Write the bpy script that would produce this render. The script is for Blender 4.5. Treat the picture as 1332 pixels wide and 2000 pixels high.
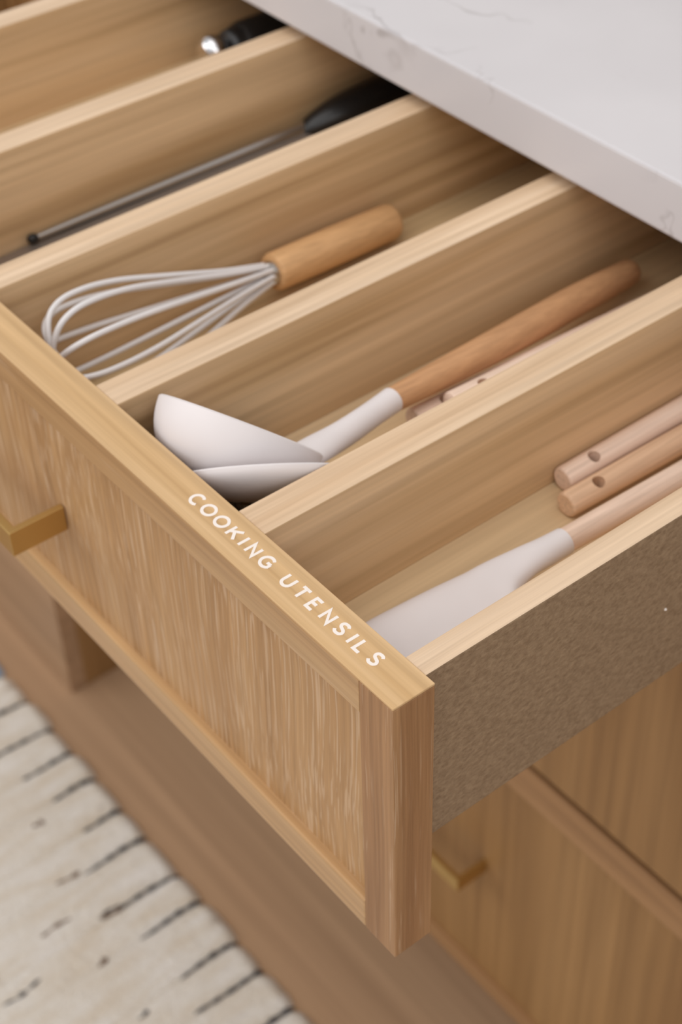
import bpy, bmesh, math, random
from mathutils import Vector, Matrix

random.seed(7)
for o in list(bpy.data.objects):
    bpy.data.objects.remove(o)
S = bpy.context.scene
COL = S.collection
V = Vector

# ------------------------------------------------------------------ camera
# World axes: X along the open drawer's front (right end = 0), Y into the cabinet, Z up (0 = top of the drawer front)
cam_d = bpy.data.cameras.new('camera')
cam_d.sensor_fit = 'VERTICAL'
cam_d.sensor_height = 36.0
cam_d.lens = 3171.9 / 2000.0 * 36.0
cam_d.clip_start = 0.02
cam = bpy.data.objects.new('camera', cam_d)
COL.objects.link(cam)
r_ = V((0.62111820, 0.78324921, -0.02707113))
d_ = V((0.51205028, -0.43172229, -0.74257685))
f_ = V((-0.59330995, 0.44736622, -0.66921355))
cam.matrix_world = Matrix(((r_.x, -d_.x, -f_.x, 0.28967), (r_.y, -d_.y, -f_.y, -0.23794),
                           (r_.z, -d_.z, -f_.z, 0.43108), (0, 0, 0, 1)))
cam_d.dof.use_dof = True
cam_d.dof.focus_distance = 0.592
cam_d.dof.aperture_fstop = 11.0
S.camera = cam

# ------------------------------------------------------------------ light
world = bpy.data.worlds.new('room_daylight')
world.use_nodes = True
S.world = world
bg = world.node_tree.nodes['Background']
bg.inputs[0].default_value = (1.0, 0.985, 0.975, 1)
bg.inputs[1].default_value = 0.54


def area(name, loc, target, sx, sy, power, col):
    l = bpy.data.lights.new(name, 'AREA')
    l.shape = 'RECTANGLE'
    l.size, l.size_y, l.energy, l.color = sx, sy, power, col
    o = bpy.data.objects.new(name, l)
    COL.objects.link(o)
    o.location = loc
    o.rotation_euler = (V(target) - V(loc)).to_track_quat('-Z', 'Y').to_euler()
    return o


area('window_light', (-2.4, -2.6, 1.5), (-0.2, 0.1, -0.1), 2.2, 1.6, 26, (1.0, 0.98, 0.97))
area('side_fill_light', (2.3, -0.9, 1.9), (-0.2, 0.1, -0.05), 1.8, 1.4, 17, (1.0, 0.985, 0.97))  # added fill lamp, not a real window; brightens the right-facing wood
area('ceiling_light', (-0.3, -0.7, 1.75), (-0.3, -0.1, 0), 1.8, 1.8, 15, (1.0, 0.97, 0.94))

vs = S.view_settings
vs.view_transform = 'Standard'
vs.look = 'None'
vs.gamma = 1.0
vs.use_curve_mapping = False
vs.exposure = 0.2

# ------------------------------------------------------------------ materials


def srgb(r, g, b):
    f = lambda c: (c / 255 / 12.92) if c / 255 <= 0.04045 else ((c / 255 + 0.055) / 1.055) ** 2.4
    return (f(r), f(g), f(b), 1)


class NT:
    def __init__(s, name):
        s.m = bpy.data.materials.new(name)
        s.m.use_nodes = True
        s.t = s.m.node_tree
        s.b = s.t.nodes['Principled BSDF']

    def n(s, typ, **kw):
        nd = s.t.nodes.new(typ)
        for k, v in kw.items():
            if k.startswith('i_'):
                key = k[2:]
                key = int(key) if key.isdigit() else key.replace('_', ' ')
                nd.inputs[key].default_value = v
            else:
                setattr(nd, k, v)
        return nd

    def l(s, a, b):
        s.t.links.new(a, b)

    def ramp(s, src, stops, interp='LINEAR'):
        r = s.n('ShaderNodeValToRGB')
        r.color_ramp.interpolation = interp
        e = r.color_ramp.elements
        e[0].position, e[0].color = stops[0]
        e[1].position, e[1].color = stops[1]
        for p_, c_ in stops[2:]:
            x = e.new(p_)
            x.color = c_
        s.l(src, r.inputs[0])
        return r.outputs[0]

    def mix(s, fac, a, b, blend='MIX'):
        m = s.n('ShaderNodeMix', data_type='RGBA', blend_type=blend)
        for sock, v in ((m.inputs[0], fac), (m.inputs[6], a), (m.inputs[7], b)):
            if isinstance(v, (tuple, float, int)):
                sock.default_value = v
            else:
                s.l(v, sock)
        return m.outputs[2]

    def coords(s, scale, warp=0.0):
        tc = s.n('ShaderNodeTexCoord')
        oi = s.n('ShaderNodeObjectInfo')
        off = s.n('ShaderNodeVectorMath', operation='SCALE')
        off.inputs[0].default_value = (3.1, 5.7, 4.3)
        s.l(oi.outputs['Random'], off.inputs['Scale'])
        add = s.n('ShaderNodeVectorMath', operation='ADD')
        s.l(tc.outputs['Object'], add.inputs[0])
        s.l(off.outputs[0], add.inputs[1])
        src = add.outputs[0]
        if warp:
            wn = s.n('ShaderNodeTexNoise')
            wn.inputs['Scale'].default_value = 7.0
            wn.inputs['Detail'].default_value = 1.0
            s.l(src, wn.inputs['Vector'])
            ma = s.n('ShaderNodeVectorMath', operation='MULTIPLY_ADD')
            s.l(wn.outputs['Color'], ma.inputs[0])
            ma.inputs[1].default_value = (warp, warp, warp)
            s.l(src, ma.inputs[2])
            src = ma.outputs[0]
        mp = s.n('ShaderNodeMapping')
        mp.inputs['Scale'].default_value = scale
        s.l(src, mp.inputs['Vector'])
        return mp.outputs[0]

    def noise(s, vec, scale, detail=3, rough=0.5, dist=0.0):
        n = s.n('ShaderNodeTexNoise')
        n.inputs['Scale'].default_value = scale
        n.inputs['Detail'].default_value = detail
        n.inputs['Roughness'].default_value = rough
        n.inputs['Distortion'].default_value = dist
        s.l(vec, n.inputs['Vector'])
        return n.outputs['Fac']

    def bump(s, h, strength, dist):
        b = s.n('ShaderNodeBump')
        b.inputs['Strength'].default_value = strength
        b.inputs['Distance'].default_value = dist
        s.l(h, b.inputs['Height'])
        s.l(b.outputs[0], s.b.inputs['Normal'])


K0, K1 = (0, 0, 0, 1), (1, 1, 1, 1)


def wood(name, dark, mid, light, axis, pore=None, pore_amt=0.5, pscale=900.0, rough=0.5, fig=26.0, stretch=0.05,
         bump=0.15, pore_lo=0.58, spec=0.3, contrast=0.12, pstretch=0.02, warp=0.0, gate=(0.38, 0.62), fine_lo=0.82):
    w = NT(name)
    sc = [1, 1, 1]
    sc[axis] = stretch
    vec = w.coords(sc, warp)
    a = w.noise(vec, fig, 4, 0.55, 0.35)
    base = w.ramp(a, [(0.5 - contrast * 1.6, dark), (0.5 + contrast * 1.6, light), (0.5, mid)])
    sc2 = [1, 1, 1]
    sc2[axis] = pstretch
    vec2 = w.coords(sc2, warp)
    b = w.noise(vec2, pscale * 0.35, 3, 0.6, 0.1)
    fine = w.ramp(b, [(0.3, (fine_lo, fine_lo - 0.02, fine_lo - 0.04, 1)), (0.72, (1.1, 1.1, 1.1, 1))])
    col = w.mix(1.0, base, fine, 'MULTIPLY')
    if pore is not None:
        sc3 = [1, 1, 1]
        sc3[axis] = pstretch * 2.0
        vec3 = w.coords(sc3, warp)
        pn = w.noise(vec3, pscale * 0.55, 2, 0.5, 0.2)
        big = w.noise(vec, fig * 1.7, 3, 0.5, 0.3)
        pm = w.ramp(pn, [(pore_lo, K0), (pore_lo + 0.1, K1)])
        bm_ = w.ramp(big, [(gate[0], K0), (gate[1], K1)])
        fac = w.mix(1.0, pm, bm_, 'MULTIPLY')
        fac2 = w.mix(1.0, fac, (pore_amt,) * 3 + (1,), 'MULTIPLY')
        col = w.mix(fac2, col, pore)
    w.l(col, w.b.inputs['Base Color'])
    w.b.inputs['Roughness'].default_value = rough
    w.b.inputs['Specular IOR Level'].default_value = spec
    w.bump(b, bump, 0.0006)
    return w.m


def plain(name, col, rough=0.5, metal=0.0, spec=0.4, bump=None):
    w = NT(name)
    w.b.inputs['Base Color'].default_value = col
    w.b.inputs['Roughness'].default_value = rough
    w.b.inputs['Metallic'].default_value = metal
    w.b.inputs['Specular IOR Level'].default_value = spec
    vec = w.coords((1, 1, 1))
    n = w.noise(vec, 30, 2)
    c = w.ramp(n, [(0.3, tuple(x * 0.965 for x in col[:3]) + (1,)), (0.7, tuple(min(1, x * 1.03) for x in col[:3]) + (1,))])
    w.l(c, w.b.inputs['Base Color'])
    if bump:
        h = w.noise(vec, bump[0], 3)
        w.bump(h, bump[1], bump[2])
    return w.m


OAK_D, OAK_M, OAK_L = srgb(178, 136, 88), srgb(196, 155, 106), srgb(208, 170, 122)
PORE = srgb(226, 200, 172)
M = {}
M['oak_panel'] = wood('oak_panel', srgb(168, 128, 86), srgb(184, 144, 100), srgb(196, 158, 114), 2, PORE, 0.38, 1500, 0.5, 34, 0.05,
                      0.35, 0.53, contrast=0.14, pstretch=0.010, warp=0.014, gate=(0.12, 0.5), fine_lo=0.78)
M['oak_stile'] = wood('oak_stile', srgb(146, 106, 72), srgb(164, 124, 87), srgb(182, 142, 102), 2, PORE, 0.45, 1700, 0.5, 60, 0.03,
                      0.35, 0.59, contrast=0.14, pstretch=0.012, warp=0.004, gate=(0.3, 0.65), fine_lo=0.78)
M['oak_rail'] = wood('oak_rail', srgb(172, 134, 92), srgb(186, 148, 105), srgb(198, 162, 118), 0, PORE, 0.25, 900, 0.36, 45, 0.03,
                     0.2, 0.62, contrast=0.12)
M['oak_top'] = wood('oak_top', srgb(194, 157, 110), srgb(206, 171, 126), srgb(214, 182, 141), 0, None, 0, 700, 0.5, 60, 0.035,
                    0.1, contrast=0.13)
M['maple_edge'] = wood('maple_edge', srgb(204, 172, 138), srgb(219, 191, 160), srgb(230, 206, 180), 1, None, 0, 900, 0.5, 60, 0.04,
                       0.1, contrast=0.16)
M['walnut_face'] = wood('walnut_face', srgb(186, 152, 110), srgb(214, 182, 142), srgb(226, 196, 158), 1, None, 0, 520, 0.42, 44, 0.03,
                        0.1, contrast=0.13, spec=0.4)
M['birch_bottom'] = wood('birch_bottom', srgb(206, 178, 136), srgb(216, 188, 148), srgb(224, 198, 160), 1, None, 0, 500, 0.42, 14, 0.08,
                         0.1, contrast=0.14, spec=0.4)
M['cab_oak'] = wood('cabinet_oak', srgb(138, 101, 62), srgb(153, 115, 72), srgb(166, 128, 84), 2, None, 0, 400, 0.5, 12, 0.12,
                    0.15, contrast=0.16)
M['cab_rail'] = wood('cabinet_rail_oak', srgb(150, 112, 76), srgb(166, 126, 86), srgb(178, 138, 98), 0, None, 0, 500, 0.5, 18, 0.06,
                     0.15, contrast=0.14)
M['floor'] = wood('floor_wood', srgb(166, 134, 104), srgb(176, 143, 112), srgb(184, 152, 120), 0, None, 0, 200, 0.55, 6, 0.12,
                  0.08, contrast=0.2)
M['handle_wood'] = wood('handle_beech', srgb(220, 180, 146), srgb(230, 194, 162), srgb(236, 204, 174), 1, srgb(170, 118, 84), 0.3, 1600,
                        0.5, 60, 0.05, 0.08, 0.62, contrast=0.16)
M['handle_pale'] = wood('handle_pale_beech', srgb(230, 198, 174), srgb(238, 210, 190), srgb(243, 219, 202), 1, srgb(176, 134, 108),
                        0.3, 1600, 0.5, 60, 0.05, 0.08, 0.64, contrast=0.16)
M['handle_honey'] = wood('handle_honey_beech', srgb(202, 156, 108), srgb(213, 168, 120), srgb(222, 180, 134), 1, None, 0, 1200,
                         0.5, 50, 0.05, 0.05, contrast=0.2)
M['handle_red'] = wood('handle_red_beech', srgb(186, 138, 98), srgb(202, 154, 112), srgb(212, 166, 124), 1, None, 0, 1200,
                       0.5, 50, 0.05, 0.05, contrast=0.2)
M['silicone'] = plain('white_silicone', srgb(225, 218, 218), 0.5, 0, 0.35)
M['wire'] = plain('white_coated_wire', srgb(224, 220, 220), 0.4, 0, 0.4)
M['steel'] = plain('brushed_steel', srgb(190, 186, 182), 0.3, 1.0)
M['grey_steel'] = plain('grey_metal', srgb(150, 138, 128), 0.45, 0.6)
M['chrome'] = plain('chrome', srgb(225, 225, 228), 0.15, 1.0)
M['black'] = plain('black_plastic', srgb(22, 21, 22), 0.35, 0, 0.5)
M['hole'] = plain('drilled_hole', srgb(96, 62, 40), 0.8)
M['brass'] = plain('brushed_brass', srgb(204, 172, 112), 0.42, 1.0, bump=(500, 0.05, 0.0004))
M['print'] = plain('white_vinyl', srgb(238, 228, 220), 0.5)
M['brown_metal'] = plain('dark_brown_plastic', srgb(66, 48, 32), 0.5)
M['dark_inside'] = plain('cabinet_interior', srgb(120, 88, 56), 0.6)


def taupe():
    w = NT('taupe_side_board')
    vec = w.coords((1, 0.6, 1))
    n = w.noise(vec, 620, 3, 0.6)
    c = w.ramp(n, [(0.3, srgb(132, 109, 85)), (0.7, srgb(160, 136, 109))])
    vec2 = w.coords((1, 0.16, 1))
    v = w.noise(vec2, 190, 2, 0.5, 0.2)
    sl = w.ramp(v, [(0.745, K0), (0.77, K1)])
    c = w.mix(sl, c, srgb(92, 62, 42))
    w.l(c, w.b.inputs['Base Color'])
    w.b.inputs['Roughness'].default_value = 0.65
    w.b.inputs['Specular IOR Level'].default_value = 0.2
    w.bump(n, 0.5, 0.0008)
    return w.m


M['taupe'] = taupe()


def quartz():
    w = NT('white_veined_quartz')
    vec = w.coords((1, 1, 1))
    d = w.noise(vec, 9, 4, 0.6, 0.6)
    mp = w.n('ShaderNodeVectorMath', operation='MULTIPLY_ADD')
    cmb = w.n('ShaderNodeCombineXYZ')
    for i in range(3):
        w.l(d, cmb.inputs[i])
    w.l(cmb.outputs[0], mp.inputs[0])
    mp.inputs[1].default_value = (0.22, 0.22, 0.22)
    w.l(vec, mp.inputs[2])
    mp2 = w.n('ShaderNodeMapping')
    mp2.inputs['Rotation'].default_value = (0, 0, 0.25)
    mp2.inputs['Scale'].default_value = (0.55, 1.7, 1.2)
    w.l(mp.outputs[0], mp2.inputs['Vector'])
    a = w.noise(mp2.outputs[0], 5.2, 2, 0.5)
    sub = w.n('ShaderNodeMath', operation='SUBTRACT')
    sub.inputs[1].default_value = 0.5
    w.l(a, sub.inputs[0])
    ab = w.n('ShaderNodeMath', operation='ABSOLUTE')
    w.l(sub.outputs[0], ab.inputs[0])
    vein = w.ramp(ab.outputs[0], [(0.0, K1), (0.012, K0)])
    brk = w.ramp(w.noise(vec, 14, 3), [(0.5, K0), (0.68, K1)])
    vf = w.mix(1.0, vein, brk, 'MULTIPLY')
    vf = w.mix(1.0, vf, (0.55, 0.55, 0.55, 1), 'MULTIPLY')
    cloud = w.ramp(w.noise(vec, 6, 3), [(0.35, srgb(201, 198, 201)), (0.65, srgb(210, 207, 210))])
    c = w.mix(vf, cloud, srgb(150, 144, 144))
    w.l(c, w.b.inputs['Base Color'])
    w.b.inputs['Roughness'].default_value = 0.32
    w.b.inputs['Specular IOR Level'].default_value = 0.4
    return w.m


M['quartz'] = quartz()


def wool(name, c0, c1, c2):
    w = NT(name)
    vec = w.coords((1, 0.22, 1))
    n = w.noise(vec, 70, 4, 0.6, 0.3)
    c = w.ramp(n, [(0.3, c0), (0.55, c1), (0.75, c2)])
    v2 = w.coords((1, 0.5, 1))
    sp = w.ramp(w.noise(v2, 60, 2, 0.5), [(0.68, K0), (0.76, K1)])
    spf = w.mix(1.0, sp, (0.35, 0.35, 0.35, 1), 'MULTIPLY')
    c = w.mix(spf, c, srgb(150, 132, 116))
    w.l(c, w.b.inputs['Base Color'])
    w.b.inputs['Roughness'].default_value = 0.95
    w.b.inputs['Specular IOR Level'].default_value = 0.1
    h = w.noise(w.coords((1, 0.5, 1)), 260, 3, 0.7)
    w.bump(h, 0.7, 0.004)
    return w.m


M['wool'] = wool('cream_wool', srgb(216, 204, 186), srgb(226, 220, 210), srgb(234, 230, 225))
M['wool_blue'] = wool('blue_wool', srgb(150, 176, 204), srgb(166, 190, 216), srgb(178, 200, 222))
M['yarn_dark'] = plain('charcoal_yarn', srgb(62, 62, 68), 0.95, 0, 0.1)
M['yarn_brown'] = plain('brown_yarn', srgb(120, 98, 82), 0.95, 0, 0.1)

# ------------------------------------------------------------------ mesh helpers
WL = {}


def tag(o, label=None, cat=None, group=None, kind=None):
    if label:
        o['label'] = label
    if cat:
        o['category'] = cat
    if group:
        o['group'] = group
    if kind:
        o['kind'] = kind
    return o


def empty(name, loc, label, cat, group=None):
    o = bpy.data.objects.new(name, None)
    o.empty_display_size = 0.02
    COL.objects.link(o)
    o.location = loc
    WL[o.name] = V(loc)
    return tag(o, label, cat, group)


def mesh_obj(name, bm, mats, parent=None, smooth=False, auto=None):
    """link a bmesh given in world coordinates; origin at its box centre; parent keeps world place"""
    lo = V([min(v.co[i] for v in bm.verts) for i in range(3)])
    hi = V([max(v.co[i] for v in bm.verts) for i in range(3)])
    c = (lo + hi) / 2
    bmesh.ops.translate(bm, verts=bm.verts, vec=-c)
    me = bpy.data.meshes.new(name)
    bm.to_mesh(me)
    bm.free()
    if not isinstance(mats, (list, tuple)):
        mats = [mats]
    for m in mats:
        me.materials.append(m)
    if smooth:
        for p in me.polygons:
            p.use_smooth = True
        if auto is not None:
            me.set_sharp_from_angle(angle=math.radians(auto))
    o = bpy.data.objects.new(name, me)
    COL.objects.link(o)
    WL[o.name] = c
    if parent is not None:
        o.parent = parent
        o.location = c - WL[parent.name]
    else:
        o.location = c
    return o


def add_box(bm, x0, x1, y0, y1, z0, z1, bev=0.0, seg=2):
    b = bmesh.new()
    vs_ = [b.verts.new(c) for c in ((x0, y0, z0), (x1, y0, z0), (x1, y1, z0), (x0, y1, z0),
                                    (x0, y0, z1), (x1, y0, z1), (x1, y1, z1), (x0, y1, z1))]
    for f in ((0, 3, 2, 1), (4, 5, 6, 7), (0, 1, 5, 4), (1, 2, 6, 5), (2, 3, 7, 6), (3, 0, 4, 7)):
        b.faces.new([vs_[i] for i in f])
    if bev > 0:
        bmesh.ops.bevel(b, geom=b.edges[:], offset=bev, segments=seg, profile=0.6, affect='EDGES')
    me = bpy.data.meshes.new('tmp')
    b.to_mesh(me)
    b.free()
    bm.from_mesh(me)
    bpy.data.meshes.remove(me)


def box(name, x0, x1, y0, y1, z0, z1, mats, parent=None, bev=0.0008, pick=None):
    bm = bmesh.new()
    add_box(bm, min(x0, x1), max(x0, x1), min(y0, y1), max(y0, y1), min(z0, z1), max(z0, z1), bev)
    bm.normal_update()
    if pick:
        for f in bm.faces:
            f.material_index = pick(f)
    return mesh_obj(name, bm, mats, parent)


def frame(dirv):
    t = V(dirv).normalized()
    a = V((0, 0, 1)) if abs(t.z) < 0.9 else V((1, 0, 0))
    u = t.cross(a).normalized()
    return t, u, t.cross(u).normalized()


def smooth_path(pts, n=8):
    """Catmull-Rom through tuples of any length"""
    P = [list(p) for p in pts]
    out = []
    for i in range(len(P) - 1):
        p0, p1, p2, p3 = P[max(i - 1, 0)], P[i], P[i + 1], P[min(i + 2, len(P) - 1)]
        for k in range(n):
            t = k / n
            out.append([0.5 * (2 * b + (c - a) * t + (2 * a - 5 * b + 4 * c - d) * t * t + (3 * b - a - 3 * c + d) * t ** 3)
                        for a, b, c, d in zip(p0, p1, p2, p3)])
    out.append(P[-1])
    return out


def add_tube(bm, pts, seg=16, cap=True, flat=1.0):
    """pts: (x,y,z,r[,rz]); parallel-transport sweep with elliptical section"""
    P = [V(p[:3]) for p in pts]
    t, u, w = frame(P[1] - P[0])
    # keep w pointing up-ish so that the second radius is vertical
    if w.z < 0:
        u, w = -u, -w
    rings = []
    for i, p in enumerate(P):
        tt = (P[min(i + 1, len(P) - 1)] - P[max(i - 1, 0)]).normalized()
        q = t.rotation_difference(tt)
        u, w, t = q @ u, q @ w, tt
        ra = pts[i][3]
        rb = pts[i][4] if len(pts[i]) > 4 else ra * flat
        rings.append([bm.verts.new(p + u * (ra * math.cos(2 * math.pi * k / seg)) + w * (rb * math.sin(2 * math.pi * k / seg)))
                      for k in range(seg)])
    for a, b in zip(rings, rings[1:]):
        for k in range(seg):
            bm.faces.new((a[k], a[(k + 1) % seg], b[(k + 1) % seg], b[k]))
    if cap:
        bm.faces.new(list(reversed(rings[0])))
        bm.faces.new(rings[-1])


def tube(name, pts, mat, parent=None, seg=16, auto=40):
    bm = bmesh.new()
    add_tube(bm, pts, seg)
    bmesh.ops.recalc_face_normals(bm, faces=bm.faces)
    return mesh_obj(name, bm, mat, parent, True, auto)


def lathe(name, centre, axis, prof, mat, parent=None, seg=40, auto=45, sx=1.0):
    """prof: (radius, distance along axis); sx stretches one radial axis"""
    t, u, w = frame(axis)
    c = V(centre)
    bm = bmesh.new()
    rings = []
    for r, h in prof:
        if r < 1e-6:
            rings.append([bm.verts.new(c + t * h)])
        else:
            rings.append([bm.verts.new(c + t * h + u * (sx * r * math.cos(2 * math.pi * k / seg)) + w * (r * math.sin(2 * math.pi * k / seg)))
                          for k in range(seg)])
    for a, b in zip(rings, rings[1:]):
        for k in range(seg):
            j = (k + 1) % seg
            if len(a) == 1 and len(b) > 1:
                bm.faces.new((a[0], b[j], b[k]))
            elif len(b) == 1 and len(a) > 1:
                bm.faces.new((a[k], a[j], b[0]))
            elif len(a) > 1:
                bm.faces.new((a[k], a[j], b[j], b[k]))
    bmesh.ops.recalc_face_normals(bm, faces=bm.faces)
    return mesh_obj(name, bm, mat, parent, True, auto)


# ------------------------------------------------------------------ dimensions (metres)
T = 0.0195              # drawer front thickness
H = 0.155               # drawer front height
ZS = -0.0006            # top of drawer sides and dividers
ZF = -0.0645            # drawer floor
XL = -0.590             # left end of the drawer front
CY = 0.2855             # front edge of the countertop
CZ = 0.0079             # underside of the countertop
YC = 0.293              # closed cabinet fronts
FL = -0.877             # room floor

# ------------------------------------------------------------------ setting
fl = box('floor', -3.2, 2.2, -3.0, 1.6, FL - 0.03, FL, M['floor'], None, 0)
tag(fl, 'plain brown wood floor between rug and cabinets', kind='structure')

wb = box('wall_back', -3.2, 2.2, 1.6, 1.7, FL, 1.75, plain('white_wall_paint', srgb(225, 220, 214), 0.8), None, 0)
tag(wb, 'plain pale wall far behind the countertop', kind='structure')

# ------------------------------------------------------------------ countertop
ct = box('countertop', -1.33, 0.47, CY, 0.95, CZ, CZ + 0.030, M['quartz'], None, 0.0016)
tag(ct, 'white quartz countertop with faint grey veins above the open drawer', 'countertop')

# ------------------------------------------------------------------ base cabinet with its drawers
cab = empty('base_cabinet', (-0.30, 0.45, FL), 'oak kitchen base cabinet with an open utensil drawer and brass pulls', 'cabinet')
bmc = bmesh.new()
for a in ((-0.828, -0.810, YC + 0.021, 0.90, FL + 0.095, CZ - 0.0005), (-0.609, -0.5925, YC + 0.021, 0.90, FL + 0.095, CZ - 0.0005),
          (0.0025, 0.019, YC + 0.021, 0.90, FL + 0.095, CZ - 0.0005), (0.437, 0.455, YC + 0.021, 0.90, FL + 0.095, CZ - 0.0005),
          (-0.810, 0.437, 0.885, 0.90, FL + 0.095, CZ - 0.0005), (-0.810, 0.437, YC + 0.021, 0.885, FL + 0.095, FL + 0.113)):
    add_box(bmc, *a)
mesh_obj('carcass', bmc, M['dark_inside'], cab)
box('toe_kick', -0.828, 0.455, YC + 0.085, YC + 0.10, FL + 0.0005, FL + 0.0945, M['cab_rail'], cab, 0)


def shaker(parent, x0, x1, z0, z1, y, rail, stile, rec, names=('front_panel', 'rail', 'stile'), mats=None, th=0.0195, bev=0.0009):
    mp, mr, ms = mats
    top = lambda f: 1 if f.normal.z > 0.7 else 0
    end = lambda f: 0
    box(names[0], x0 + stile - 0.004, x1 - stile + 0.004, y + rec, y + th - 0.002, z0 + rail - 0.004, z1 - rail + 0.004, mp, parent, 0)
    for za, zb, tp in ((z1 - rail, z1, True), (z0, z0 + rail, False)):
        if tp:
            # the top rail runs over the stiles' tops only by its lipping; its top face carries the lettering
            box(names[1], x0 + stile, x1 - stile, y, y + th, za, zb - 0.0012, mr, parent, 0.0004)
        else:
            box(names[1], x0 + stile, x1 - stile, y, y + th, za, zb, mr, parent, 0.0011)
    for xa, xb in ((x0, x0 + stile), (x1 - stile, x1)):
        box(names[2], xa, xb, y, y + th, z0, z1 - 0.0012, ms, parent, 0.0006)


def pull(parent, xr, length, zc, ypanel, proj=0.030, hgt=0.0140, leg=0.0036, bar=0.0045):
    bm = bmesh.new()
    yo = ypanel - proj
    pts = [(xr, ypanel), (xr, yo), (xr - length, yo), (xr - length, ypanel),
           (xr - length + leg, ypanel), (xr - length + leg, yo + bar), (xr - leg, yo + bar), (xr - leg, ypanel)]
    lo = [bm.verts.new((x, y, zc - hgt / 2)) for x, y in pts]
    hi = [bm.verts.new((x, y, zc + hgt / 2)) for x, y in pts]
    n = len(pts)
    bm.faces.new(hi)
    bm.faces.new(list(reversed(lo)))
    for i in range(n):
        j = (i + 1) % n
        bm.faces.new((lo[i], lo[j], hi[j], hi[i]))
    bmesh.ops.recalc_face_normals(bm, faces=bm.faces)
    bmesh.ops.bevel(bm, geom=bm.edges[:], offset=0.0005, segments=2, profile=0.6, affect='EDGES')
    return mesh_obj('handle', bm, M['brass'], parent)


def closed_front(z0, z1, xa, xb, handle_x=None, rail_t=0.0185, name='drawer', slab=False):
    # a part: the slab behind the frame; sub-parts: panel frame and pull
    base = box(name, xa + 0.012, xb - 0.012, YC + 0.0175, YC + 0.040, z0 + 0.012, z1 - 0.012, M['dark_inside'], cab, 0)
    if slab:
        box('front_panel', xa, xb, YC, YC + 0.0175, z0, z1, M['cab_oak'], base, 0.0008)
        pull(base, handle_x, 0.093, (z0 + z1) / 2, YC)
        return base
    box('front_panel', xa + 0.016, xb - 0.016, YC + 0.004, YC + 0.0175, z0 + 0.016, z1 - rail_t + 0.003, M['cab_oak'], base, 0)
    box('rail', xa + 0.0195, xb - 0.0195, YC, YC + 0.0195, z1 - rail_t, z1, M['cab_rail'], base, 0.0008)
    box('rail', xa + 0.0195, xb - 0.0195, YC, YC + 0.0195, z0, z0 + 0.0185, M['cab_rail'], base, 0.0008)
    box('stile', xa, xa + 0.0195, YC, YC + 0.0195, z0, z1, M['cab_oak'], base, 0.0008)
    box('stile', xb - 0.0195, xb, YC, YC + 0.0195, z0, z1, M['cab_oak'], base, 0.0008)
    if handle_x is not None:
        pull(base, handle_x, 0.093, (z0 + z1) / 2, YC + 0.004)
    return base


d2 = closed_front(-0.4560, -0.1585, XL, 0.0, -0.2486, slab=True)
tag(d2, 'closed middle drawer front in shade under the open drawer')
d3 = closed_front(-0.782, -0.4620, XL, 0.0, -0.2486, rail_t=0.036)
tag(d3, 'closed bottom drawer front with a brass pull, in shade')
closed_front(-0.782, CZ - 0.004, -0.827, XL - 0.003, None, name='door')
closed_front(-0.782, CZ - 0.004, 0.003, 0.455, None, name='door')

# --- the open drawer
bmd = bmesh.new()
add_box(bmd, XL + 0.006, -0.0060, T + 0.0005, 0.545, ZF - 0.012, ZF)
dr = mesh_obj('drawer', bmd, M['birch_bottom'], cab)
tag(dr, 'open top drawer of the cabinet with wooden dividers and white lettering')
edge = lambda f: 1 if f.normal.z > 0.7 else 0
TOPW = [M['walnut_face'], M['maple_edge']]
box('side_panel', -0.0169, -0.0053, T + 0.0002, 0.545, -0.0970, ZS, [M['walnut_face'], M['maple_edge'], M['taupe']], dr, 0.0007,
    lambda f: 1 if f.normal.z > 0.7 else (2 if f.normal.x > 0.5 else 0))
box('side_panel', XL + 0.0055, XL + 0.0235, T + 0.0002, 0.545, -0.0970, ZS, TOPW, dr, 0.0007, edge)
box('back_panel', XL + 0.0235, -0.0169, 0.533, 0.545, ZF, ZS, TOPW, dr, 0.0007, edge)
spk = bmesh.new()
bmesh.ops.create_icosphere(spk, subdivisions=2, radius=0.0007)
bmesh.ops.translate(spk, verts=spk.verts, vec=(-0.0052, 0.1506, -0.0524))
mesh_obj('paint_speck', spk, M['print'], dr, True)
DIV = [-0.1200, -0.2273, -0.3391, -0.4520]
for x in DIV:
    box('divider', x, x + 0.0177, T + 0.0002, 0.5328, ZF, ZS, TOPW, dr, 0.0007, edge)
shaker(dr, XL, 0.0, -H, 0.0, 0.0, 0.0185, 0.0192, 0.0046, mats=(M['oak_panel'], M['oak_rail'], M['oak_stile']), th=T)
lip = box('top_edge', XL, 0.0, 0.0, T, -0.0012, 0.0, M['oak_top'], dr, 0.0004)
hd = pull(dr, -0.2486, 0.093, -0.0848, 0.0040, proj=0.0297, hgt=0.0146)
tag(hd, 'brushed brass bar pull')


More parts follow.
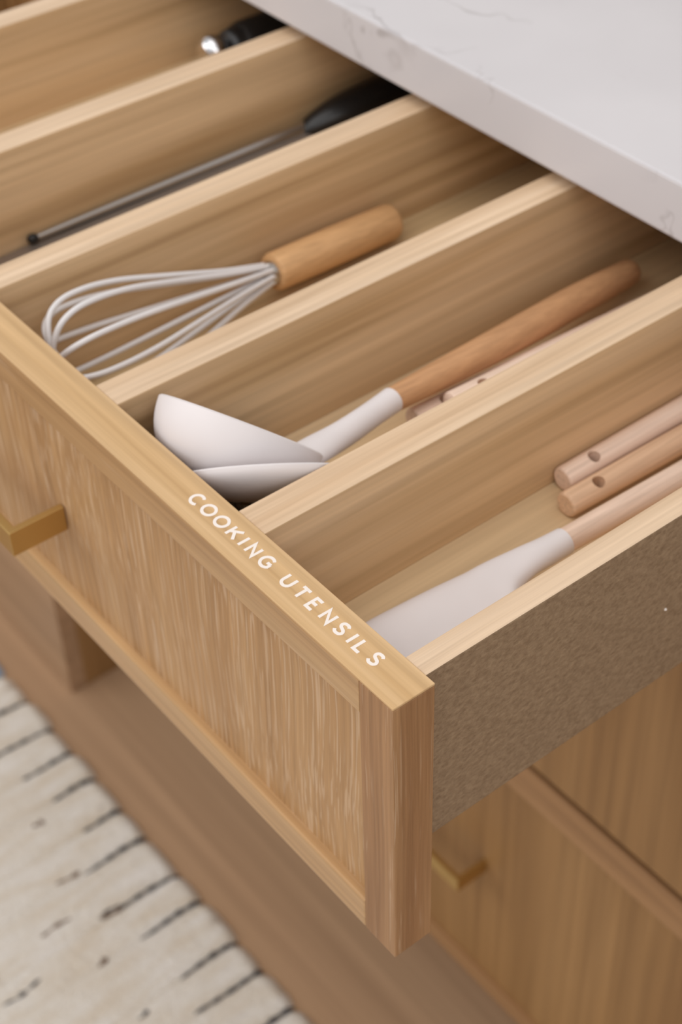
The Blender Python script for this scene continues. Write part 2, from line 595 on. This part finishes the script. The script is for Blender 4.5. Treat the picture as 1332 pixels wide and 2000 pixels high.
# --- lettering on the top edge: COOKING UTENSILS, strokes of even width
def letter_strokes(ch):
    W = {'C': 0.98, 'O': 1.06, 'K': 0.84, 'I': 0.0, 'N': 0.78, 'G': 1.02, 'U': 0.78, 'T': 0.76, 'E': 0.58, 'S': 0.66, 'L': 0.56}[ch]
    h = W / 2

    def arc(cx, cy, rx, ry, a0, a1, n=22):
        return [(cx + rx * math.cos(math.radians(a0 + (a1 - a0) * i / n)), cy + ry * math.sin(math.radians(a0 + (a1 - a0) * i / n)))
                for i in range(n + 1)]
    if ch == 'C':
        return [arc(0.03, 0, h, 0.5, 47, 313)]
    if ch == 'O':
        return [arc(0, 0, h, 0.5, 0, 360, 32)]
    if ch == 'G':
        return [arc(0, 0, h, 0.5, 47, 322) + [(0.40, -0.02)], [(0.05, -0.02), (0.44, -0.02)]]
    if ch == 'K':
        return [[(-h, -0.5), (-h, 0.5)], [(h, 0.5), (-h, -0.12)], [(-0.12, 0.12), (h, -0.5)]]
    if ch == 'I':
        return [[(0, -0.5), (0, 0.5)]]
    if ch == 'N':
        return [[(-h, -0.5), (-h, 0.5), (h, -0.5), (h, 0.5)]]
    if ch == 'U':
        return [[(-h, 0.5), (-h, -0.12)] + arc(0, -0.12, h, 0.38, 180, 360, 18) + [(h, 0.5)]]
    if ch == 'T':
        return [[(-h, 0.5), (h, 0.5)], [(0, 0.5), (0, -0.5)]]
    if ch == 'E':
        return [[(h, 0.5), (-h, 0.5), (-h, -0.5), (h, -0.5)], [(-h, 0.02), (h * 0.75, 0.02)]]
    if ch == 'L':
        return [[(-h, 0.5), (-h, -0.5), (h, -0.5)]]
    if ch == 'S':
        p = [(0.29, 0.36), (0.18, 0.47), (0.0, 0.5), (-0.2, 0.45), (-0.29, 0.27), (-0.2, 0.1), (0.0, 0.02), (0.21, -0.07),
             (0.32, -0.25), (0.22, -0.44), (0.0, -0.5), (-0.2, -0.46), (-0.33, -0.33)]
        return [[tuple(q) for q in smooth_path(p, 4)]]


def add_stroke(bm, path, w, z0, z1):
    n = len(path)
    closed = math.dist(path[0], path[-1]) < 1e-6
    P = [V((x, y, 0)) for x, y in path]
    L_, R_ = [], []
    for i in range(n):
        if closed and i in (0, n - 1):
            a, b = (P[0] - P[-2]).normalized(), (P[1] - P[0]).normalized()
        else:
            a = (P[i] - P[max(i - 1, 0)])
            b = (P[min(i + 1, n - 1)] - P[i])
            a = b if a.length < 1e-9 else a
            b = a if b.length < 1e-9 else b
            a, b = a.normalized(), b.normalized()
        na, nb = V((-a.y, a.x, 0)), V((-b.y, b.x, 0))
        m = na + nb
        m = m.normalized() if m.length > 1e-6 else na
        k = min(1.0 / max(m.dot(na), 0.35), 2.4)
        L_.append(P[i] + m * (w / 2 * k))
        R_.append(P[i] - m * (w / 2 * k))
    for i in range(n - 1):
        q = [L_[i], R_[i], R_[i + 1], L_[i + 1]]
        z1 += 2e-6
        hi = [bm.verts.new((v.x, v.y, z1)) for v in q]
        lo = [bm.verts.new((v.x, v.y, z0)) for v in q]
        bm.faces.new(hi)
        for k in range(4):
            bm.faces.new((lo[k], lo[(k + 1) % 4], hi[(k + 1) % 4], hi[k]))


LET = [('C', -0.1356), ('O', -0.1272), ('O', -0.1183), ('K', -0.1096), ('I', -0.1035), ('N', -0.0970), ('G', -0.0882),
       ('U', -0.0746), ('T', -0.0664), ('E', -0.0586), ('N', -0.0501), ('S', -0.0420), ('I', -0.0358), ('L', -0.0304), ('S', -0.0224)]
bml = bmesh.new()
CAP, SW = 0.0057, 0.00134
for ch, x in LET:
    for si, st in enumerate(letter_strokes(ch)):
        add_stroke(bml, [(x + px * CAP, 0.0106 + py * CAP) for px, py in st], SW, -0.0001, 0.00012 + 8e-5 * si)
bmesh.ops.recalc_face_normals(bml, faces=bml.faces)
tag(mesh_obj('lettering', bml, M['print'], dr), 'white lettering COOKING UTENSILS')

# ------------------------------------------------------------------ projecting cabinet beyond the drawer stack
pc = empty('projecting_cabinet', (-1.05, 0.5, FL), 'plain brown cabinet reaching the floor, standing forward beside the rug corner', 'cabinet')
box('side_panel', -0.846, -0.8282, 0.2525, 0.90, FL + 0.0004, CZ - 0.001, M['cab_oak'], pc, 0.001)
box('front_panel', -1.30, -0.8282, 0.2333, 0.2523, FL + 0.0004, CZ - 0.001, M['floor'], pc, 0.001)
box('top_panel', -1.30, -0.8282, 0.2333, 0.2850, CZ - 0.0008, CZ + 0.012, M['cab_oak'], pc, 0.001)
box('side_panel', -1.30, -1.282, 0.2525, 0.90, FL + 0.0004, CZ - 0.001, M['cab_oak'], pc, 0.001)

# ------------------------------------------------------------------ rug
rug = empty('rug', (-0.5, -0.2, FL), 'cream woven wool rug with dark stitches along its edge on the floor', 'rug')
SEAM = [-0.8447, -0.7957, -0.7523, -0.7097, -0.6578, -0.6142, -0.5580, -0.5187, -0.4603, -0.4212, -0.3724]
xs = [-0.8950] + SEAM
while xs[-1] < 0.45:
    xs.append(xs[-1] + random.uniform(0.042, 0.055))
RT = 0.0095


def band(x0, x1, mat, idx):
    bm = bmesh.new()
    nx, ny = 12, 60
    yf, yb = 0.1925 + random.uniform(-0.002, 0.002), -0.95
    rows = []
    for j in range(ny + 1):
        t = (j / ny) ** 2.2
        d = t * (yf - yb)
        row = []
        for i in range(nx + 1):
            s = i / nx
            e = 1 - abs(2 * s - 1)
            g = (1 - min(1, e / 0.35)) ** 2
            bulge = math.sqrt(max(0, 1 - (2 * s - 1) ** 4))
            fade = math.exp(-d / 0.07)
            z = RT - 0.0055 * g * fade + 0.0012 * bulge * fade
            lipz = max(0.0, 1 - d / 0.012)
            z -= lipz ** 2 * (RT - 0.001)
            y = yf - d - (1 - bulge) * 0.007 * fade
            row.append(bm.verts.new((x0 + (x1 - x0) * s, y, FL + max(z, 0.0008))))
        rows.append(row)
    for a, b in zip(rows, rows[1:]):
        for i in range(nx):
            bm.faces.new((a[i], a[i + 1], b[i + 1], b[i]))
    # underside skirt
    for a in (rows[0], rows[-1], [r[0] for r in rows], [r[-1] for r in rows]):
        up = [bm.verts.new(v.co) for v in a]
        low = [bm.verts.new((v.co.x, v.co.y, FL + 0.0003)) for v in a]
        for i in range(len(a) - 1):
            bm.faces.new((up[i], up[i + 1], low[i + 1], low[i]))
    bmesh.ops.recalc_face_normals(bm, faces=bm.faces)
    return mesh_obj('woven_band', bm, mat, rug, True)


b0 = band(-0.9500, -0.8951, M['wool_blue'], 0)
tag(b0, 'blue end band')
for i, (a, b) in enumerate(zip(xs, xs[1:])):
    band(a, b - 0.0002, M['wool'], i)


def stitch(x, y0, length, r, mat, name, lift=0):
    pts = []
    n = max(6, int(length / 0.004))
    ph = random.uniform(0, 6)
    for k in range(n + 1):
        t = k / n
        rr = r * (1 - 0.55 * t) * (0.75 + 0.35 * math.sin(ph + k * 1.7)) * (1 if 0 < k < n else 0.3)
        pts.append((x + 0.0012 * math.sin(ph + t * 5), y0 - t * length, FL + (lift or (0.0045 + 0.0042 * min(1, t * 2.5)) * (0.5 if k == 0 else 1)), max(rr, 0.0004)))
    return tube(name, pts, mat, rug, 7, 60)


for i, x in enumerate(xs[1:]):
    stitch(x, 0.1895, random.uniform(0.045, 0.080), 0.0029, M['yarn_dark'], 'stitch')
for k in range(74):
    x = random.uniform(-0.90, -0.2)
    y = random.uniform(-0.14, 0.13)
    stitch(x, y, random.uniform(0.010, 0.034), random.uniform(0.0022, 0.0046), random.choice([M['yarn_brown'], M['yarn_brown'], M['yarn_dark']]), 'yarn_fleck', RT - 0.0004)


# ------------------------------------------------------------------ utensils
def wooden_handle(parent, pts, mat, name='handle', seg=22):
    """rounded butt at the last point"""
    P = smooth_path(pts, 6)
    e = P[-1]
    p = V(P[-1][:3])
    q = V(P[-2][:3])
    d = (p - q).normalized()
    r = e[3]
    for a in (0.35, 0.62, 0.82, 0.95):
        c = p + d * (0.0032 * math.sin(a * math.pi / 2))
        P.append([c.x, c.y, c.z, r - 0.0032 * (1 - math.cos(a * math.pi / 2))])
    return tube(name, P, mat, parent, seg, 50)


def bowl_shell(name, L, R, depth, tilt, parent, mat, thick=0.0022, flare=1.0):
    """round bowl whose rim is the circle through the diameter L-R, seen edge-on from the side; returns centre, axis, radius"""
    L, R = V(L), V(R)
    c = (L + R) / 2
    e = (R - L).normalized()
    v = (V((0.28967, -0.23794, 0.43108)) - c).normalized()
    n = v.cross(e).normalized()
    if n.z < 0:
        n = -n
    n = Matrix.Rotation(math.radians(tilt), 3, e) @ n
    rad = (R - L).length / 2
    prof = []
    N = 16
    for i in range(N + 1):
        a = math.pi / 2 * i / N
        prof.append((rad * math.sin(a) ** flare, -depth * math.cos(a)))
    prof.append((rad - thick * 0.4, 0.0007))
    for i in range(N, -1, -1):
        a = math.pi / 2 * i / N
        prof.append(((rad - thick) * math.sin(a) ** flare, -(depth - thick) * math.cos(a)))
    lathe(name, c, n, prof, mat, parent, 48, 50)
    return c, n, rad


def dish(rad, depth, thick, N=16):
    out = [(rad * math.sin(math.pi / 2 * i / N), -depth * math.cos(math.pi / 2 * i / N)) for i in range(N + 1)]
    out.append((rad - thick * 0.4, 0.0007))
    return out + [((rad - thick) * math.sin(math.pi / 2 * i / N), -(depth - thick) * math.cos(math.pi / 2 * i / N)) for i in range(N, -1, -1)]


# ladle: deep white bowl, opening turned to the back
la = empty('ladle', (-0.17, 0.16, ZF), 'white silicone soup ladle with brown wooden handle, deep bowl towards the front', 'ladle')
bowl_shell('bowl', (-0.2022, 0.0370, 0.0), (-0.1434, 0.0800, -0.0200), 0.0280, -2, la, M['silicone'], flare=0.55)
neck = smooth_path([(-0.1500, 0.0700, -0.0210, 0.0085, 0.0030), (-0.1535, 0.0830, -0.0245, 0.0085, 0.0046), (-0.1585, 0.1030, -0.0290, 0.0068, 0.0060),
                    (-0.1630, 0.1230, -0.0310, 0.0062, 0.0060), (-0.1660, 0.1375, -0.0320, 0.0063, 0.0063)], 6)
tube('neck', neck, M['silicone'], la, 22, 50)
wooden_handle(la, [(-0.1660, 0.1376, -0.0320, 0.0060), (-0.1700, 0.175, -0.0360, 0.0074), (-0.1760, 0.225, -0.0415, 0.0084), (-0.1830, 0.275, -0.0470, 0.0083),
                   (-0.1885, 0.318, -0.0520, 0.0072)], M['handle_red'])

# second ladle under it
l2 = empty('serving_spoon', (-0.15, 0.15, ZF), 'white silicone serving spoon lying under the soup ladle against the divider', 'spoon')
lathe('bowl', (-0.1520, 0.0552, -0.0212), (-0.575, 0.41, 0.705), dish(0.0375, 0.0125, 0.0020), M['silicone'], l2, 48, 50)
tube('neck', smooth_path([(-0.1340, 0.0860, -0.0240, 0.0050, 0.0028), (-0.1300, 0.112, -0.0320, 0.0055, 0.0050), (-0.1290, 0.140, -0.0380, 0.0058, 0.0058)], 6),
     M['silicone'], l2, 18, 50)
wooden_handle(l2, [(-0.1290, 0.1401, -0.0380, 0.0054), (-0.1290, 0.22, -0.0460, 0.0066), (-0.1290, 0.31, -0.0570, 0.0062)], M['handle_pale'])

# perforated skimmer at the bottom of that compartment
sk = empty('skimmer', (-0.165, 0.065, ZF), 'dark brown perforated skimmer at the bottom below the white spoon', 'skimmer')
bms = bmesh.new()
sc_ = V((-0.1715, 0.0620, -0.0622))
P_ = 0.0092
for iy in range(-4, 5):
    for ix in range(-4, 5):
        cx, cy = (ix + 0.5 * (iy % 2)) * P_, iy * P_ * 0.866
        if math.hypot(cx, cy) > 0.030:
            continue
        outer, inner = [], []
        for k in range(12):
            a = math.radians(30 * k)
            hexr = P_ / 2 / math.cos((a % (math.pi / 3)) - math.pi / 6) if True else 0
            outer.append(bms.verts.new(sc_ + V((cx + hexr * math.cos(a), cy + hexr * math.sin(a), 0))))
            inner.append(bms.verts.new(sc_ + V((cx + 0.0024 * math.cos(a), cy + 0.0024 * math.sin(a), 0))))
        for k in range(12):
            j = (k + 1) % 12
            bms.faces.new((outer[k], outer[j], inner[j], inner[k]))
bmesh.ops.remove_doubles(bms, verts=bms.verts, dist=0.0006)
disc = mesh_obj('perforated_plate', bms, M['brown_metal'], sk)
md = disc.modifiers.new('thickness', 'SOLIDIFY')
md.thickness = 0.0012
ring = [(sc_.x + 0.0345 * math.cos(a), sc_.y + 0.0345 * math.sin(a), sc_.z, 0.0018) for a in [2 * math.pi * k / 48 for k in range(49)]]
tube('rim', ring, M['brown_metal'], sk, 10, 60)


# pale wooden handles whose heads lie at the back
def butt_handle(name, label, A, B, r0, r1, mat, group, hole_at=0.018, hole_r=0.0031, head=True):
    A, B = V(A), V(B)
    d = (B - A).normalized()
    root = empty(name, (A + B) / 2, label, 'utensil', group)
    WL[root.name] = (A + B) / 2
    n = 10
    pts = []
    for s, rr in ((0.0, 0.82), (0.0004, 0.93), (0.0010, 0.985), (0.0018, 1.0)):
        p = A + d * s
        pts.append((p.x, p.y, p.z, r0 * rr))
    L = (B - A).length
    for k in range(1, n + 1):
        s = 0.003 + (L - 0.003) * k / n
        p = A + d * s
        pts.append((p.x, p.y, p.z, r0 + (r1 - r0) * k / n))
    bm = bmesh.new()
    add_tube(bm, pts, 24)
    bmesh.ops.recalc_face_normals(bm, faces=bm.faces)
    h = mesh_obj('handle', bm, mat, root, True, 50)
    # the hanging hole is drilled through, as a boolean with a baked cutter
    c = A + d * hole_at
    side = V((0.30, -0.12, 0.95)).normalized()
    side = (side - d * side.dot(d)).normalized()
    bmc_ = bmesh.new()
    c0, c1 = c - side * 0.02, c + side * 0.02
    add_tube(bmc_, [(c0.x, c0.y, c0.z, hole_r), (c1.x, c1.y, c1.z, hole_r)], 20)
    bmesh.ops.recalc_face_normals(bmc_, faces=bmc_.faces)
    cut = mesh_obj('cutter', bmc_, M['hole'], root)
    bpy.context.view_layer.update()
    mo = h.modifiers.new('hole', 'BOOLEAN')
    mo.operation = 'DIFFERENCE'
    mo.solver = 'EXACT'
    mo.object = cut
    dg = bpy.context.evaluated_depsgraph_get()
    me = bpy.data.meshes.new_from_object(h.evaluated_get(dg))
    h.modifiers.clear()
    h.data = me
    bpy.data.objects.remove(cut)
    for p in me.polygons:
        p.use_smooth = True
    me.set_sharp_from_angle(angle=math.radians(30))
    if head:
        e = B
        hp = [(e.x, e.y, e.z, r1 * 1.02, r1 * 1.02), (e.x + d.x * 0.03, e.y + d.y * 0.03, e.z + d.z * 0.03, 0.008, 0.005),
              (e.x + d.x * 0.06, e.y + d.y * 0.06, e.z + d.z * 0.06, 0.018, 0.0025), (e.x + d.x * 0.12, e.y + d.y * 0.12, e.z + d.z * 0.12, 0.021, 0.0015)]
        tube('head', smooth_path(hp, 6), M['silicone'], root, 20, 50)
    return root


butt_handle('utensil', 'pale wooden utensil handle lying against the divider, hole near its end', (-0.0958, 0.1800, -0.0580), (-0.0945, 0.42, -0.0572),
            0.0062, 0.0068, M['handle_pale'], None, head=False)
butt_handle('utensil', 'tan wooden utensil handle between the pale handle and the white spatula', (-0.0823, 0.1690, -0.0580), (-0.0760, 0.40, -0.0570),
            0.0062, 0.0070, M['handle_wood'], None)
butt_handle('utensil', 'pale pink wooden handle just showing above the divider beside the ladle handle', (-0.1635, 0.1480, -0.0485), (-0.1590, 0.40, -0.0560),
            0.0066, 0.0068, M['handle_pale'], None, head=False)

butt_handle('utensil', 'second pale handle close against the divider, only a sliver with a hole showing', (-0.1515, 0.1610, -0.0385), (-0.1470, 0.40, -0.0470),
            0.0066, 0.0068, M['handle_pale'], None, head=False)

# white spatula in the right compartment
sp = empty('spatula', (-0.055, 0.12, ZF), 'white silicone spatula spoon with pale wooden handle beside the right drawer side', 'spatula')


def spatula_head():
    bm = bmesh.new()
    # stations along -Y: (y, x centre, half width, z of crown, dome)
    st = [(0.1400, -0.0548, 0.0062, -0.0430, 0.0062), (0.1280, -0.0558, 0.0070, -0.0434, 0.0058), (0.1180, -0.0574, 0.0082, -0.0436, 0.0052),
          (0.1090, -0.0582, 0.0106, -0.0436, 0.0054), (0.1020, -0.0562, 0.0152, -0.0434, 0.0070), (0.0940, -0.0532, 0.0208, -0.0432, 0.0095),
          (0.0800, -0.0503, 0.0272, -0.0430, 0.0130), (0.0640, -0.0494, 0.0310, -0.0430, 0.0165), (0.0490, -0.0496, 0.0324, -0.0430, 0.0184),
          (0.0360, -0.0497, 0.0314, -0.0434, 0.0184), (0.0280, -0.0497, 0.0268, -0.0440, 0.0178), (0.0238, -0.0497, 0.0172, -0.0455, 0.0160),
          (0.0224, -0.0497, 0.0060, -0.0490, 0.0120)]
    st = smooth_path(st, 5)
    rings = []
    nu = 20
    for j, (y, xc, hw, zc, dome) in enumerate(st):
        t = min(1, max(0, (0.126 - y) / 0.030))
        t = t * t * (3 - 2 * t)
        ring_ = []
        for k in range(2 * nu):
            a = 2 * math.pi * k / (2 * nu)
            ca, sa = math.cos(a), math.sin(a)
            # round neck section
            nx_, nz_ = hw * ca, dome * sa
            # domed blade section: crown on top, shallow hollow below
            u = ca
            top = -dome * abs(u) ** 6
            th_ = 0.0022 * math.sqrt(max(0.0, 1 - u ** 6))
            bx, bz = hw * u, (top if sa >= 0 else top - th_)
            if abs(sa) < 1e-6:
                bz = -dome - 0.0008
            ring_.append(bm.verts.new((xc + (nx_ * (1 - t) + bx * t), y, zc + nz_ * (1 - t) + bz * t)))
        rings.append(ring_)
    for a, b in zip(rings, rings[1:]):
        for k in range(2 * nu):
            j = (k + 1) % (2 * nu)
            bm.faces.new((a[k], a[j], b[j], b[k]))
    bm.faces.new(rings[0])
    bm.faces.new(list(reversed(rings[-1])))
    bmesh.ops.recalc_face_normals(bm, faces=bm.faces)
    return mesh_obj('head', bm, M['silicone'], sp, True, 60)


spatula_head()
wooden_handle(sp, [(-0.0548, 0.1402, -0.0430, 0.0056), (-0.0545, 0.190, -0.0455, 0.0062), (-0.0545, 0.26, -0.0500, 0.0070), (-0.0545, 0.345, -0.0560, 0.0064)],
              M['handle_pale'])

# whisk
wk = empty('whisk', (-0.305, 0.15, ZF), 'balloon whisk with white wires and a honey wooden handle', 'whisk')
HA, HB = V((-0.3017, 0.1685, -0.0442)), V((-0.3108, 0.2580, -0.0532))
wd = (HA - HB).normalized()
bmw = bmesh.new()
prof = [(HA - wd * 0.0, 0.0088), (HA - wd * 0.0008, 0.0098), (HA - wd * 0.0022, 0.0103), ((HA + HB) / 2, 0.0106), (HB + wd * 0.004, 0.0104),
        (HB + wd * 0.0018, 0.0098), (HB + wd * 0.0006, 0.0086), (HB, 0.0066)]
add_tube(bmw, [(p.x, p.y, p.z, r) for p, r in prof], 28)
bmesh.ops.recalc_face_normals(bmw, faces=bmw.faces)
mesh_obj('handle', bmw, M['handle_honey'], wk, True, 60)
e0 = HA + wd * 0.004
tube('ferrule', [(HA.x, HA.y, HA.z, 0.0068), (e0.x, e0.y, e0.z, 0.0064)], M['steel'], wk, 20, 40)
_, wu, ww = frame(wd)
LEN = 0.148
HALF = [(0.0, 0.0046), (0.06, 0.0062), (0.22, 0.0110), (0.45, 0.0195), (0.65, 0.0265), (0.80, 0.0290), (0.91, 0.0272), (0.975, 0.0190), (1.0, 0.0)]
for k in range(5):
    ph = math.radians(14 + 36 * k)
    dv = wu * math.cos(ph) + ww * math.sin(ph)
    ln_ = LEN * (1 - 0.022 * k)
    ctrl = [tuple(HA + wd * (s * ln_) + dv * r) for s, r in HALF] + [tuple(HA + wd * (s * ln_) - dv * r) for s, r in reversed(HALF[:-1])]
    pts = [tuple(p) + (0.00150,) for p in smooth_path(ctrl, 7)]
    tube('wire', pts, M['wire'], wk, 8, 80)

# long metal tool with black grip
tg = empty('kitchen_tool', (-0.425, 0.22, ZF), 'long grey metal tool with a black handle lying left of the whisk', 'utensil')
bmb = bmesh.new()
add_tube(bmb, smooth_path([(-0.4170, 0.045, -0.0610, 0.0100, 0.0006), (-0.4170, 0.060, -0.0608, 0.0150, 0.0008), (-0.4180, 0.17, -0.0580, 0.0150, 0.0010),
                           (-0.4210, 0.25, -0.0560, 0.0120, 0.0012), (-0.4240, 0.286, -0.0550, 0.0060, 0.0016)], 6), 16)
bmesh.ops.recalc_face_normals(bmb, faces=bmb.faces)
mesh_obj('blade', bmb, M['grey_steel'], tg, True, 40)
tube('spine', smooth_path([(-0.4306, 0.1000, -0.0560, 0.0018), (-0.4300, 0.130, -0.0555, 0.0024), (-0.4285, 0.19, -0.0545, 0.0030), (-0.4255, 0.285, -0.0530, 0.0042)], 6),
     M['steel'], tg, 14, 50)
tube('tip', smooth_path([(-0.4308, 0.0945, -0.0560, 0.0010), (-0.4308, 0.0958, -0.0560, 0.0026), (-0.4307, 0.0985, -0.0560, 0.0028), (-0.4306, 0.1005, -0.0560, 0.0020)], 5), M['black'], tg, 14, 60)
tube('grip', smooth_path([(-0.4250, 0.283, -0.0560, 0.0056), (-0.4235, 0.292, -0.0535, 0.0085), (-0.4205, 0.312, -0.0510, 0.0125), (-0.4180, 0.345, -0.0500, 0.0140),
                          (-0.4170, 0.390, -0.0510, 0.0125), (-0.4170, 0.410, -0.0520, 0.0080), (-0.4170, 0.414, -0.0520, 0.0030)], 6), M['black'], tg, 22, 60)

# black tool with chrome end
bt = empty('kitchen_tool', (-0.512, 0.34, ZF), 'black handled tool with a shiny chrome end in the leftmost compartment', 'utensil')
tube('chrome_end', smooth_path([(-0.5100, 0.2700, -0.0330, 0.0020), (-0.5100, 0.2705, -0.0330, 0.0066), (-0.5100, 0.2755, -0.0330, 0.0108), (-0.5100, 0.2820, -0.0335, 0.0100),
                                (-0.5100, 0.2860, -0.0340, 0.0062)], 6), M['chrome'], bt, 22, 70)
tube('grip', smooth_path([(-0.5100, 0.2860, -0.0340, 0.0070), (-0.5100, 0.2890, -0.0350, 0.0130), (-0.5100, 0.305, -0.0400, 0.0190), (-0.5100, 0.36, -0.0430, 0.0205),
                          (-0.5100, 0.43, -0.0445, 0.0185), (-0.5100, 0.452, -0.0450, 0.0100), (-0.5100, 0.455, -0.0450, 0.0040)], 6), M['black'], bt, 24, 60)
